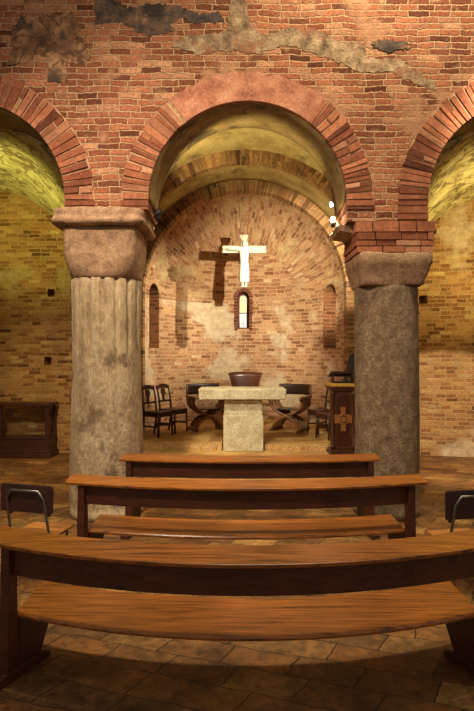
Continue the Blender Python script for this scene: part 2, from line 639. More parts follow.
M_GLASS, _nt, _b = newmat('clear pane')
_out = [n for n in _nt.nodes if n.type == 'OUTPUT_MATERIAL'][0]
_tr = N(_nt, 'ShaderNodeBsdfTransparent')
_gl = N(_nt, 'ShaderNodeBsdfGlossy')
_gl.inputs['Roughness'].default_value = 0.05
_mx = N(_nt, 'ShaderNodeMixShader')
_mx.inputs[0].default_value = 0.08
_nt.links.new(_tr.outputs[0], _mx.inputs[1])
_nt.links.new(_gl.outputs[0], _mx.inputs[2])
_nt.links.new(_mx.outputs[0], _out.inputs[0])

# ------------------------------------------------------------------ structure
# heights and plan (metres; the camera looks along +y)
WF, WB = 7.1, 7.9                     # arcade wall front and back
RA, ZS = 1.27, 4.07                   # arch radius and springing height
ARCH_X = (-3.44, 0.133, 3.68)
BX, BH, BR = 0.15, 3.35, 2.2          # presbytery vault: axis, springing, radius
AY0, AYC, AR = 11.0, 11.5, 2.0        # apse face, apse centre, radius
Z1, Z2 = 0.45, 0.567                  # presbytery floor and upper step

# nave floor
m = MB()
m.box((-9.5, -3.0, -0.2), (9.5, 12.8, 0.0))
struct(m.build('floor', M_FLOOR))

# arcade wall, cut by the three arches
out = []
zt, zb = 8.6, 3.9
xs0, xs1 = -9.5, 9.5
out.append((xs0, zt))
out.append((xs0, 0.0))
out.append((ARCH_X[0] - RA, 0.0))
for k, cx in enumerate(ARCH_X):
    if k > 0:
        out.append((cx - RA, 3.945 if k == 1 else 3.805))
    n = 40
    for i in range(n + 1):
        a = PI - PI * i / n
        out.append((cx + RA * math.cos(a), ZS + RA * math.sin(a)))
    if k < 2:
        out.append((cx + RA, 3.945 if k == 0 else 3.805))
out.append((ARCH_X[2] + RA, 0.0))
out.append((xs1, 0.0))
out.append((xs1, zt))
m = MB()
m.prism(out, lambda x, z: (x, WF, z), lambda x, z: (x, WB, z))
struct(m.build('wall_front', M_FRONT))


def ring(name, cx, cz, r0, r1, yf, yb, mats, n=34, plaster=None, a0=0.0, a1=PI, jit=0.012, seed=1, proud=0.012, gap=0.16, legs=0.0):
    rnd = random.Random(seed)
    m = MB()
    m.cur = 1                          # mortar bed between the bricks
    N_ = 48
    def P(a, r, y):
        return (cx + r * math.cos(a), y, cz + r * math.sin(a))
    for i in range(N_):
        p, q = a0 + (a1 - a0) * i / N_, a0 + (a1 - a0) * (i + 1) / N_
        b = m.add([P(p, r0 + .004, yf), P(q, r0 + .004, yf), P(q, r1 - .01, yf), P(p, r1 - .01, yf),
                   P(p, r0 + .004, yb), P(q, r0 + .004, yb), P(q, r1 - .01, yb), P(p, r1 - .01, yb)])
        for f in ((0, 1, 2, 3), (7, 6, 5, 4), (0, 4, 5, 1), (2, 6, 7, 3), (0, 3, 7, 4), (1, 5, 6, 2)):
            m.face([b + t for t in f])
    m.cur = 0
    a = a0
    step = (a1 - a0) / n
    while a < a1 - 1e-4:
        w = min(step * rnd.uniform(0.7, 1.35), a1 - a)
        if plaster and plaster[0] < a < plaster[1]:
            a += w
            continue
        cuts = [r0, r1] if rnd.random() < 0.8 else [r0, r0 + (r1 - r0) * rnd.uniform(0.4, 0.6), r1]
        for c0, c1 in zip(cuts[:-1], cuts[1:]):
            j = rnd.uniform(0, jit)
            p0, p1 = a + w * gap * .5, a + w * (1 - gap * .5)
            q0 = c0 + (0.008 if c0 > r0 else 0)
            q1 = c1 - (0.008 if c1 < r1 else rnd.uniform(0, .03))
            y0 = yf - proud - j
            jj = [rnd.uniform(-.009, .009) for _ in range(8)]
            ja = [rnd.uniform(-.10, .10) * w for _ in range(4)]
            b = m.add([P(p0 + ja[0], q0, y0 + jj[0] * .6), P(p1 + ja[1], q0, y0 + jj[1] * .6), P(p1 + ja[2], q1 + jj[2], y0 + jj[3]), P(p0 + ja[3], q1 + jj[4], y0 + jj[5]),
                       P(p0, q0, yb), P(p1, q0, yb), P(p1, q1, yb), P(p0, q1, yb)])
            for f in ((0, 1, 2, 3), (7, 6, 5, 4), (0, 4, 5, 1), (2, 6, 7, 3), (0, 3, 7, 4), (1, 5, 6, 2)):
                m.face([b + t for t in f])
        a += w
    if plaster:
        m.cur = 2
        k = 30
        p0, p1 = plaster
        rr = [(r1 + rnd.uniform(-.02, .02)) for _ in range(k + 1)]
        for i in range(k):
            p, q = p0 + (p1 - p0) * i / k, p0 + (p1 - p0) * (i + 1) / k
            y0 = yf - proud - .006
            b = m.add([P(p, r0 - .003, y0), P(q, r0 - .003, y0), P(q, rr[i + 1], y0), P(p, rr[i], y0),
                       P(p, r0 - .003, yb), P(q, r0 - .003, yb), P(q, rr[i + 1], yb), P(p, rr[i], yb)])
            for f in ((0, 1, 2, 3), (7, 6, 5, 4), (0, 4, 5, 1), (2, 6, 7, 3)):
                m.face([b + t for t in f])
    if legs:
        m.cur = 0
        for s in (-1, 1):
            z = cz - 0.006
            while z > legs:
                h = rnd.uniform(.07, .1)
                x0, x1 = sorted((cx + s * r0, cx + s * r1))
                m.box((x0, yf - proud, max(legs, z - h + .014)), (x1, yb, z))
                z -= h
    return struct(m.build(name, mats))


VM = [M_VOUS, M_MORTAR, M_REDPL]
ring('trim_1', ARCH_X[0], ZS, RA - .012, RA + .37, WF - .004, WF + .30, VM, 52, seed=3, gap=.2, legs=3.95)
ring('trim_2', ARCH_X[1], ZS, RA - .012, RA + .34, WF - .004, WF + .30, VM, 52, (R_(52), R_(128)), seed=5, gap=.2, legs=3.95)
ring('trim_3', ARCH_X[2], ZS, RA - .012, RA + .37, WF - .004, WF + .30, VM, 52, seed=8, gap=.2, legs=3.81)
# plastered undersides of the three arches
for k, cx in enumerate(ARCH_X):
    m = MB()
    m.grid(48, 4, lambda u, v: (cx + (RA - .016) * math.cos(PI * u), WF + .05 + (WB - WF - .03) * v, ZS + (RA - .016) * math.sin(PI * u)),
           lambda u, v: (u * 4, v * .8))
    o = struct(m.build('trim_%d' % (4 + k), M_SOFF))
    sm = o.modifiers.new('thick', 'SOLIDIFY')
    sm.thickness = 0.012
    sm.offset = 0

# presbytery side walls and vault
for s in (-1, 1):
    m = MB()
    x0, x1 = sorted((BX + s * BR, BX + s * (BR + .12)))
    m.box((x0, WB, 0), (x1, AY0, BH))
    struct(m.build('wall_left' if s < 0 else 'wall_right', M_APSE))
m = MB()
m.grid(48, 12, lambda u, v: (BX + BR * math.cos(PI * u), WB - .02 + (AY0 + .1 - WB) * v, BH + BR * math.sin(PI * u)), lambda u, v: (u * PI * BR, v * 3))
o = struct(m.build('ceiling', M_PLAST))
sm = o.modifiers.new('thick', 'SOLIDIFY')
sm.thickness = 0.12
sm.offset = 1
# transverse brick arch in the vault
ring('trim_7', BX, BH, 1.99, BR + .03, 9.4, 9.53, [M_VOUS_TAN, M_MORTAR], 84, seed=11, gap=.14, legs=Z1)
# face arch of the apse
ring('trim_8', BX, BH, AR - .005, BR + .03, AY0, AY0 + .24, [M_VOUS_TAN, M_MORTAR], 84, seed=12, gap=.14, legs=Z2)

# presbytery floor, low step and upper step notched around the altar foot
m = MB()
m.box((-2.05, 8.35, 0), (2.35, 14.2, Z1))
m.box((-2.05, 8.05, 0), (2.35, 8.35, .30))
struct(m.build('floor_presbytery', M_BEMA))
ax0, ax1 = 0.11 - .37, 0.11 + .37
ply = [(-2.0, 9.7), (ax0, 9.7), (ax0, 10.2), (ax1, 10.2), (ax1, 9.7), (2.3, 9.7), (2.3, 14.1), (-2.0, 14.1)]
m = MB()
m.prism(ply, lambda x, y: (x, y, Z1), lambda x, y: (x, y, Z2))
m.mi = [0] * len(m.mi)
m.mi[2] = 1
m.mi[6] = 1
struct(m.build('floor_apse', [M_BEMA, M_RISER]))

# apse wall with the window and two niches cut in
m = MB()
path = [(BX - AR, AY0 + .02)] + [(BX + AR * math.cos(PI - PI * i / 48), AYC + AR * math.sin(PI - PI * i / 48)) for i in range(49)] + [(BX + AR, AY0 + .02)]
TH = 0.6
pout = [(BX - AR - TH, AY0 + .02)] + [(BX + (AR + TH) * math.cos(PI - PI * i / 48), AYC + (AR + TH) * math.sin(PI - PI * i / 48)) for i in range(49)] + [(BX + AR + TH, AY0 + .02)]
acc = [0.0]
for p, q in zip(path[:-1], path[1:]):
    acc.append(acc[-1] + math.hypot(q[0] - p[0], q[1] - p[1]))
zs = [0.0, BH]
K = len(path)
b0 = m.add([(x, y, zs[0]) for x, y in path]); b1 = m.add([(x, y, zs[1]) for x, y in path])
c0 = m.add([(x, y, zs[0]) for x, y in pout]); c1 = m.add([(x, y, zs[1]) for x, y in pout])
for i in range(K - 1):
    m.face([b0 + i, b0 + i + 1, b1 + i + 1, b1 + i], [(acc[i], zs[0]), (acc[i + 1], zs[0]), (acc[i + 1], zs[1]), (acc[i], zs[1])])
    m.face([c0 + i + 1, c0 + i, c1 + i, c1 + i + 1])
    m.face([b1 + i, b1 + i + 1, c1 + i + 1, c1 + i])
    m.face([b0 + i + 1, b0 + i, c0 + i, c0 + i + 1])
m.face([b0, b1, c1, c0])
m.face([b0 + K - 1, c0 + K - 1, c1 + K - 1, b1 + K - 1])


# half dome as a thick shell continuing the wall
def dome_pt(r, u, v):
    # u: angle round the arch (0..pi), v: depth 0..1 (barrel, then sphere)
    a = PI * u
    if v < 0.12:
        y = AY0 + .02 + (AYC - AY0 - .02) * v / 0.12
        return (BX + r * math.cos(a), y, BH + r * math.sin(a))
    t = (v - 0.12) / 0.88 * PI / 2
    return (BX + r * math.cos(t) * math.cos(a), AYC + r * math.sin(t), BH + r * math.cos(t) * math.sin(a))


apse = m.build('wall_apse', M_APSE)
d = MB()
d.grid(56, 26, lambda u, v: dome_pt(AR, u, v), lambda u, v: (u * PI * AR, v * 3.6))
for fi, f in enumerate(d.f):           # level courses in the lower middle, a fan of bricks round the rim
    P = [Vector(d.v[i]) for i in f]
    c = sum(P, Vector()) / 4
    rr = math.hypot(c.x - BX, c.z - BH)
    if rr < 1.30 or c.z - BH < .45:
        d.uv[fi] = [(p.z + .4, -(AR * math.atan2(p.x - BX, max(p.y - AYC, 1e-3)))) for p in P]
dome = struct(d.build('ceiling_apse', M_CONCH))
sm = dome.modifiers.new('thick', 'SOLIDIFY')
sm.thickness = 0.6
sm.offset = 1
struct(apse)


def arch_outline(w, h, n=12):
    r = w / 2
    return [(-r, 0), (r, 0)] + [(r * math.cos(PI * i / n), h - r + r * math.sin(PI * i / n)) for i in range(n + 1)]


def radial(ang, z0):
    """frame on the apse wall: local x = along wall, y = outwards, z up"""
    c, s = math.cos(ang), math.sin(ang)
    return Matrix(((s, c, 0, BX), (-c, s, 0, AYC), (0, 0, 1, z0), (0, 0, 0, 1)))


NICHES = ((R_(166), .55, 2.26, 1.38), (R_(20), .55, 2.26, 1.38))
WIN = (R_(90), .30, 2.74, .90)
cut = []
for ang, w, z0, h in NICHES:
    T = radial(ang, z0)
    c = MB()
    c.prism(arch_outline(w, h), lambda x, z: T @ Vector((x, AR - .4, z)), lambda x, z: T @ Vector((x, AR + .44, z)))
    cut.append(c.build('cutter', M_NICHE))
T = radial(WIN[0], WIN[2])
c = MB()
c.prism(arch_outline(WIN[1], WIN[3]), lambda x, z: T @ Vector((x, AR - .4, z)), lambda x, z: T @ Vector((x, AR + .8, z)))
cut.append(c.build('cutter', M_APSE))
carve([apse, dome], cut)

# stained glass window of the apse: brick surround, frame and lit glass
T = radial(WIN[0], WIN[2])
m = MB()
rnd = random.Random(4)
w2 = WIN[1] / 2
zsp = WIN[3] - w2
def slab(x0, x1, z0, z1, y0, y1):
    m.prism([(x0, z0), (x1, z0), (x1, z1), (x0, z1)], lambda x, z: T @ Vector((x, y0, z)), lambda x, z: T @ Vector((x, y1, z)))
for s in (-1, 1):
    z = -.04
    while z < zsp - .02:
        h = rnd.uniform(.06, .085)
        x0, x1 = sorted((s * (w2 - .012), s * (w2 + .07 + rnd.uniform(-.01, .015))))
        slab(x0, x1, z, min(z + h - .01, zsp), AR - .035, AR + .2)
        z += h
for i in range(11):
    p, q = PI * (i + .08) / 11, PI * (i + .92) / 11
    r0, r1 = w2 - .012, w2 + .085
    m.prism([(r0 * math.cos(p), zsp + r0 * math.sin(p)), (r1 * math.cos(p), zsp + r1 * math.sin(p)), (r1 * math.cos(q), zsp + r1 * math.sin(q)), (r0 * math.cos(q), zsp + r0 * math.sin(q))],
            lambda x, z: T @ Vector((x, AR - .035, z)), lambda x, z: T @ Vector((x, AR + .2, z)))
M_SURR = island_mat('window brick', [srgb(84, 46, 34), srgb(120, 68, 48), srgb(100, 56, 42)])
win = struct(m.build('window_1', M_SURR))
# glass in panes of yellow above and pale below, with a pale middle band
def glass_mat():
    m, nt, b = newmat('stained glass')
    uv = N(nt, 'ShaderNodeTexCoord').outputs['UV']
    sx = N(nt, 'ShaderNodeSeparateXYZ')
    nt.links.new(uv, sx.inputs[0])
    col = ramp(nt, sx.outputs['Y'], [(0.0, srgb(226, 226, 220)), (0.43, srgb(238, 236, 224)), (0.45, srgb(60, 50, 24)), (0.47, srgb(246, 214, 66)), (1.0, srgb(250, 222, 90))])
    band = ramp(nt, math_(nt, 'ABSOLUTE', math_(nt, 'SUBTRACT', sx.outputs['X'], .5)), [(.10, g(1)), (.14, g(0))])
    col = mix(nt, math_(nt, 'MULTIPLY', band, .55), col, srgb(255, 250, 215))
    vo = N(nt, 'ShaderNodeTexVoronoi', feature='DISTANCE_TO_EDGE', voronoi_dimensions='2D')
    setin(vo, Scale=5.0)
    nt.links.new(uv, vo.inputs['Vector'])
    col = mix(nt, ramp(nt, vo.outputs['Distance'], [(.02, g(.5)), (.05, g(0))]), col, srgb(70, 60, 30))
    b.inputs['Base Color'].default_value = g(.05)
    nt.links.new(col, b.inputs['Emission Color'])
    b.inputs['Emission Strength'].default_value = 0.5
    b.inputs['Roughness'].default_value = 0.3
    return m
m = MB()
op = arch_outline(.19, .80)
bb = m.add([T @ Vector((x, AR + .19, z + .04)) for x, z in op])
cc = m.add([T @ Vector((x, AR + .20, z + .04)) for x, z in op])
nn = len(op)
fuv = [(x / .19 + .5, z / .8) for x, z in op]
m.face([bb + i for i in range(nn)], fuv)
m.face([cc + nn - 1 - i for i in range(nn)], fuv[::-1])
for i in range(nn):
    j = (i + 1) % nn
    m.face([bb + j, bb + i, cc + i, cc + j], [fuv[j], fuv[i], fuv[i], fuv[j]])
gl = m.build('pane', glass_mat(), win)
m = MB()
pth = [T @ Vector((x, AR + .185, z + .04)) for x, z in op]
m.tube(pth, .012, 6, closed=True)
for z in (.39,):
    m.tube([T @ Vector((-.095, AR + .185, z)), T @ Vector((.095, AR + .185, z))], .008, 6)
m.tube([T @ Vector((0, AR + .185, .04)), T @ Vector((0, AR + .185, .82))], .005, 6)
fr = m.build('window_frame', M_BLKMET, win)
m = MB()
m.prism(arch_outline(.34, .95), lambda x, z: T @ Vector((x, AR + .215, z - .02)), lambda x, z: T @ Vector((x, AR + .26, z - .02)))
m.build('backing', M_SURR, win)

# side aisles: back walls and splayed vaults
def aisle(name, wname, mat, wall_pts, c0, r0, y0, c1, r1, y1, holes, side):
    (xa, ya), (xb, yb) = wall_pts
    L = math.hypot(xb - xa, yb - ya)
    n = Vector((-(yb - ya), xb - xa, 0)).normalized()
    if n.y < 0:
        n = -n
    m = MB()
    def W(s, z, o):
        return Vector((xa + (xb - xa) * s, ya + (yb - ya) * s, z)) + n * o
    b = m.add([W(0, 0, 0), W(1, 0, 0), W(1, 6.6, 0), W(0, 6.6, 0), W(0, 0, .5), W(1, 0, .5), W(1, 6.6, .5), W(0, 6.6, .5)])
    for f in ((0, 1, 2, 3), (5, 4, 7, 6), (3, 2, 6, 7), (1, 5, 6, 2), (4, 0, 3, 7), (4, 5, 1, 0)):
        m.face([b + t for t in f], [(0, 0), (L, 0), (L, 6.6), (0, 6.6)] if f[0] == 0 else None)
    w = struct(m.build(wname, mat))
    cs = []
    for (x, z, sz) in holes:
        s = (x - xa) / (xb - xa)
        yy = ya + (yb - ya) * s
        c = MB()
        c.box((x - sz / 2, yy - .3, z - sz * .55), (x + sz / 2, yy + .3, z + sz * .55))
        cs.append(c.build('cutter', mat))
    carve([w], cs)
    m = MB()
    def V(u, v):
        a = PI * u
        r = r0 + (r1 - r0) * v
        x = c0[0] + (c1[0] - c0[0]) * v
        z = c0[1] + (c1[1] - c0[1]) * v
        return (x + r * math.cos(a), y0 + (y1 - y0) * v, z + r * math.sin(a))
    m.grid(40, 16, V, lambda u, v: (u * 6, v * 5))
    o = struct(m.build(name, M_VAULT))
    sm = o.modifiers.new('thick', 'SOLIDIFY')
    sm.thickness = .1
    sm.offset = 1
    # the walls under the two springings
    for s, nm in ((-1, 'outer'), (1, 'inner')):
        k = -1 if (s < 0) == (side < 0) else 1
        p0 = Vector((c0[0] + k * r0, y0, 0))
        p1 = Vector((c1[0] + k * r1, y1, 0))
        t = Vector((k * .1, 0, 0))
        m = MB()
        m.hexa([p0, p0 + t, p1 + t, p1], [q + Vector((0, 0, zz)) for q, zz in ((p0, c0[1]), (p0 + t, c0[1]), (p1 + t, c1[1]), (p1, c1[1]))])
        struct(m.build('wall_%s_%s' % (wname.split('_')[1], nm), mat))


aisle('ceiling_left', 'wall_back_left', M_LEFT, ((-8.4, 12.05), (-3.0, 12.05)), (-3.72, 3.9), 1.5, WB, (-5.5, 3.55), 2.14, 12.3,
      [(-4.07, 1.98, .16), (-4.0, 3.45, .15)], -1)
aisle('ceiling_right', 'wall_back_right', M_RIGHT, ((3.3, 11.95), (8.2, 10.7)), (3.95, 3.9), 1.5, WB, (5.63, 3.3), 2.07, 12.3,
      [(3.92, 3.28, .16)], 1)

# plaster remnants of lost frescoes on the arcade wall
def blob(cx, cy, rx, ry, seed, rough=.28, n=46):
    rnd = random.Random(seed)
    ph = [(k, rnd.uniform(0, 2 * PI), rnd.uniform(.4, 1) * rough / (k ** .55)) for k in range(2, 12)]
    pts = []
    for i in range(n):
        a = 2 * PI * i / n
        r = 1 + sum(A * math.sin(k * a + p) for k, p, A in ph)
        pts.append((cx + rx * r * math.cos(a), cy + ry * r * math.sin(a)))
    return pts
def fray(pts, seed, amp=1.6, step=3.0):
    rnd = random.Random(seed)
    out = []
    for (x0, y0), (x1, y1) in zip(pts, pts[1:] + pts[:1]):
        k = max(1, int(math.hypot(x1 - x0, y1 - y0) / step))
        for i in range(k):
            t = i / k
            out.append((x0 + (x1 - x0) * t + rnd.uniform(-amp, amp), y0 + (y1 - y0) * t + rnd.uniform(-amp, amp)))
    return out
def fresco(label, polys, mat, thick=.006):
    m = MB()
    for pts in polys:
        pts = fray(pts, len(pts))
        P = [px(x, y, WF) for x, y in pts]
        m.prism([(p.x, p.z) for p in P], lambda x, z: (x, WF - thick, z), lambda x, z: (x, WF - .0005, z))
    o = m.build('fresco_fragment', mat)
    return tag(o, label, 'fresco', 'plaster remnants on the arcade wall', 'thing')
M_FR1 = stone_mat('brown fresco', [(0.3, srgb(78, 54, 40)), (0.48, srgb(132, 94, 66)), (0.66, srgb(180, 136, 100))], 4, 26, .6, stain=(srgb(58, 52, 50), 3.0, .54, .8), lines=(srgb(70, 46, 34), 2.2, .7))
M_FR2 = stone_mat('grey fresco', [(0.3, srgb(50, 42, 40)), (0.45, srgb(84, 70, 62)), (0.58, srgb(120, 90, 68)), (0.7, srgb(170, 136, 104))], 5, 24, .7, stain=(srgb(38, 32, 32), 2.2, .55, .8))
M_FR3 = stone_mat('bare mortar', [(0.3, srgb(88, 68, 50)), (0.5, srgb(150, 122, 92)), (0.7, srgb(192, 162, 126))], 7, 30, 1.0, stain=(srgb(150, 96, 68), 3.0, .56, .8))
fresco('brown fresco remnant high on the brick wall above the fluted column',
       [[(10, 30), (22, 16), (34, 21), (46, 13), (60, 16), (72, 12), (80, 24), (82, 42), (92, 58), (84, 66), (66, 62), (68, 80), (58, 84), (48, 80), (48, 62), (50, 56), (36, 54), (24, 64), (8, 66), (14, 48)]], M_FR1)
fresco('long dark grey fresco strip across the top of the brick wall',
       [[(94, 4), (96, -4), (112, -4), (124, 8), (150, 3), (180, 6), (200, 14), (220, 12), (224, 22), (196, 24), (182, 18), (168, 24), (176, 31), (150, 36), (134, 30), (122, 22), (96, 24)]], M_FR2)
fresco('ragged band of bare mortar sloping over the middle arch',
       [[(186, 36), (228, 32), (232, -4), (244, -4), (250, 24), (262, 36), (290, 28), (318, 30), (340, 42), (362, 44), (368, 58), (404, 60), (410, 68), (434, 82), (438, 90), (418, 86),
         (390, 72), (356, 72), (338, 62), (316, 54), (286, 44), (258, 54), (232, 50), (196, 54), (172, 46)]], M_FR3)
fresco('small dark painted scrap in the bare mortar band beside the right haunch', [blob(390, 46, 17, 6, 4)], M_FR2, .011)

# ------------------------------------------------------------------ columns
def fluted(a, z, r):
    # worn flutes on the upper part only
    k = max(0.0, min(1.0, (z - 2.0) / .35))
    return r * (1 + .006 * math.sin(7 * z + 3 * a) - .13 * k * max(0, math.sin(16 * a) - .35)) + .012 * math.sin(2.1 * z + 2 * a)
LX, RX, CY = -1.74, 2.0, 7.5
col = empty('column', (LX, CY, 0), 0, 'thick pale fluted stone column with a rounded cushion capital left of the middle arch', 'column')
m = MB()
m.lathe([(.478, 0), (.478, .1)] + [(.475 - .022 * i / 40, .1 + (3.09 - .1) * i / 40) for i in range(41)], n=192, fn=fluted)
m.build('shaft', M_COL_L, col)
m = MB()
# cushion block: square above, round below
def cushion(levels, n=64):
    rings = []
    for z, half, sq in levels:
        pts = []
        for j in range(n):
            a = 2 * PI * j / n
            c, s = math.cos(a), math.sin(a)
            k = (abs(c) ** sq + abs(s) ** sq) ** (-1 / sq)
            pts.append((half * k * c, half * k * s, z))
        rings.append(m.add(pts))
    for i in range(len(levels) - 1):
        for j in range(n):
            q = (j + 1) % n
            m.face([rings[i] + j, rings[i] + q, rings[i + 1] + q, rings[i + 1] + j], None, True)
    m.face([rings[0] + n - 1 - j for j in range(n)])
    m.face([rings[-1] + j for j in range(n)])
cushion([(3.09, .44, 2), (3.12, .455, 2.2), (3.18, .460, 2.8), (3.28, .465, 5), (3.40, .466, 10), (3.69, .470, 14), (3.70, .47, 14), (3.72, .47, 14)])
m.build('capital', M_CAP, col)
m = MB()
rnd = random.Random(2)
cushion([(3.73, .52, 12), (3.75, .57, 12), (3.775, .59, 12), (3.81, .585, 12), (3.83, .57, 12), (3.85, .56, 12), (3.88, .565, 12), (3.925, .57, 12), (3.945, .55, 12)])
o = m.build('impost', M_CAP, col)
def roughen(o, amp, scale=5, sub=0):
    import mathutils.noise as mn
    for v in o.data.vertices:
        q = mn.noise_vector(Vector(v.co) * scale)
        v.co += q * amp
roughen(o, .022, 4)

col = empty('column', (RX, CY, 0), 0, 'dark speckled granite column under a broken brick impost right of the middle arch', 'column')
m = MB()
m.lathe([(.427, 0), (.427, .12)] + [(.425 - .012 * i / 20, .12 + (2.93 - .12) * i / 20) for i in range(21)] + [(.415, 2.96), (.40, 3.0)], n=64,
        fn=lambda a, z, r: r + .006 * math.sin(3 * a + z * 2))
m.build('shaft', M_COL_R, col)
m = MB()
cushion([(3.0, .39, 5), (3.015, .40, 12), (3.06, .405, 16), (3.10, .42, 16), (3.24, .455, 18), (3.26, .468, 18), (3.38, .475, 18), (3.40, .465, 18)])
o = m.build('capital', M_CAP, col)
roughen(o, .016, 4)
m = MB()
z = 3.40
rnd = random.Random(6)
for h, e in ((.085, .485), (.075, .50), (.10, .485), (.14, .50)):
    x = -e
    first = True
    while x < e - .02:
        w = min(rnd.uniform(.2, .36), e - x)
        m.box((x, -.46 + rnd.uniform(-.015, .015), z), (x + w - .012, .4, z + h - .012))
        x += w
    z += h
o = m.build('impost', M_VOUS, col)
# small stone ledge left on the inner side of this impost
m = MB()
m.hexa([(-.66, -.22, 3.72), (-.48, -.22, 3.69), (-.48, .4, 3.69), (-.66, .4, 3.72)], [(-.70, -.24, 3.79), (-.48, -.24, 3.80), (-.48, .4, 3.80), (-.70, .4, 3.79)])
m.build('ledge', M_CAP, col, .01)

# ------------------------------------------------------------------ pews
def make_pew(half, post, bow, label):
    root = empty('pew', (0, 0, 0), 0, label, 'pew')
    fn = lambda x, y, z: (x, y + bow * (x / half) ** 2, z)
    st = lambda h: [-h + 2 * h * i / 28 for i in range(29)]
    m = MB()
    m.sweep([(-.055, .862), (.20, .888), (.20, .915), (.0, .897), (-.06, .888)], st(half), fn)
    m.build('top_rail', M_PEW, root, .006)
    m = MB()
    m.sweep([(.0, .68), (.03, .68), (.03, .872), (.0, .866)], st(post + .02), fn)
    m.build('backrest', M_PEWD, root, .004)
    m = MB()
    m.sweep([(.05, .388), (.56, .395), (.575, .41), (.56, .425), (.06, .422), (.045, .405)], st(post - .035), fn)
    m.build('seat', M_PEW, root, .005)
    for s in (-1, 1):
        b = fn(s * post, 0, 0)
        M = Matrix.Translation((b[0], b[1], 0)) @ Matrix.Rotation(s * math.atan(2 * bow * post / half ** 2), 4, 'Z')
        m = MB()
        m.hexa([M @ Vector(p) for p in ((-.04, -.05, .06), (.04, -.05, .06), (.04, .05, .06), (-.04, .05, .06))],
               [M @ Vector(p) for p in ((-.035, -.035, .865), (.035, -.035, .865), (.035, .03, .875), (-.035, .03, .875))])
        m.build('leg', M_PEWD, root, .005)
        m = MB()
        m.hexa([M @ Vector(p) for p in ((-.035, .05, .06), (.035, .05, .06), (.035, .25, .06), (-.035, .25, .06))],
               [M @ Vector(p) for p in ((-.03, .07, .39), (.03, .07, .39), (.03, .42, .39), (-.03, .42, .39))])
        m.build('leg', M_PEWD, root, .005)
        m = MB()
        m.prism([(-.17, 0), (.33, 0), (.33, .04), (.27, .068), (-.09, .068), (-.17, .04)],
                lambda y, z: M @ Vector((-.05, y, z)), lambda y, z: M @ Vector((.05, y, z)))
        m.build('foot', M_PEWD, root, .005)
    return root


p = make_pew(1.76, 1.55, .43, 'wooden pew nearest the viewer, its ends running out of the picture')
p.location = (.07, 3.3, 0)
p = make_pew(1.74, 1.57, .27, 'second wooden pew, in the middle of the row of three')
p.location = (.09, 5.15, 0)
p = make_pew(1.53, 1.41, .14, 'shorter wooden pew farthest off, right in front of the two columns')
p.location = (.15, 6.45, 0)

# ------------------------------------------------------------------ altar
alt = empty('altar', (.11, 9.6, Z1), 0, 'pale stone altar table on a square block in the middle of the presbytery', 'altar')
m = MB()
m.box((-.345, .02, 0), (.345, .56, .62))
m.box((-.33, .035, .61), (.33, .55, .885))
m.build('base', M_ALTAR, alt, .012)
m = MB()
m.hexa([(-.755, -.09, .90), (.72, -.09, .90), (.72, .66, .90), (-.755, .66, .90)], [(-.765, -.1, 1.08), (.73, -.1, 1.08), (.73, .67, 1.08), (-.765, .67, 1.08)])
m.box((-.30, .06, .88), (.30, .52, .91))
m.build('altar_slab', M_ALTAR, alt, .012)

# ------------------------------------------------------------------ crucifix
cr = empty('crucifix', (.145, 11.4, 3.49), 0, 'ivory carved crucifix with a robed figure hanging before the apse', 'crucifix')
m = MB()
m.box((-.055, 0, .02), (.055, .05, 1.0))
m.box((-.44, 0, .70), (.45, .05, .845))
m.hexa([(-.07, -.01, .985), (.07, -.01, .985), (.07, .06, .985), (-.07, .06, .985)], [(-.095, -.01, 1.07), (.085, -.01, 1.07), (.085, .06, 1.07), (-.095, .06, 1.07)])
m.box((-.06, -.05, .0), (.06, .05, .04))
m.build('cross', M_IVORY, cr, .006)
m = MB()
def loft(levels, n=20):
    rings = []
    for (x, y, z, a, b_) in levels:
        rings.append(m.add([(x + a * math.cos(2 * PI * j / n) * (1 + .06 * math.sin(5 * 2 * PI * j / n) * (z < .55)), y + b_ * math.sin(2 * PI * j / n), z) for j in range(n)]))
    for i in range(len(levels) - 1):
        for j in range(n):
            q = (j + 1) % n
            m.face([rings[i] + j, rings[i] + q, rings[i + 1] + q, rings[i + 1] + j], None, True)
    m.face([rings[0] + n - 1 - j for j in range(n)])
    m.face([rings[-1] + j for j in range(n)])
YB = -.055
loft([(0, YB, .10, .098, .05), (0, YB, .16, .10, .052), (0, YB, .30, .098, .052), (0, YB, .44, .09, .05), (0, YB, .53, .082, .048), (0, YB, .555, .088, .054), (0, YB, .575, .08, .048),
      (0, YB, .66, .094, .052), (0, YB, .735, .108, .05), (0, YB, .785, .10, .045), (0, YB, .81, .05, .035), (0, YB - .006, .835, .034, .034), (0, YB - .01, .87, .034, .034)])
m.ball((0, YB - .022, .885), (.047, .054, .066), 16, 12)          # head
m.ball((0, YB - .078, .882), (.009, .014, .017), 8, 6)            # nose
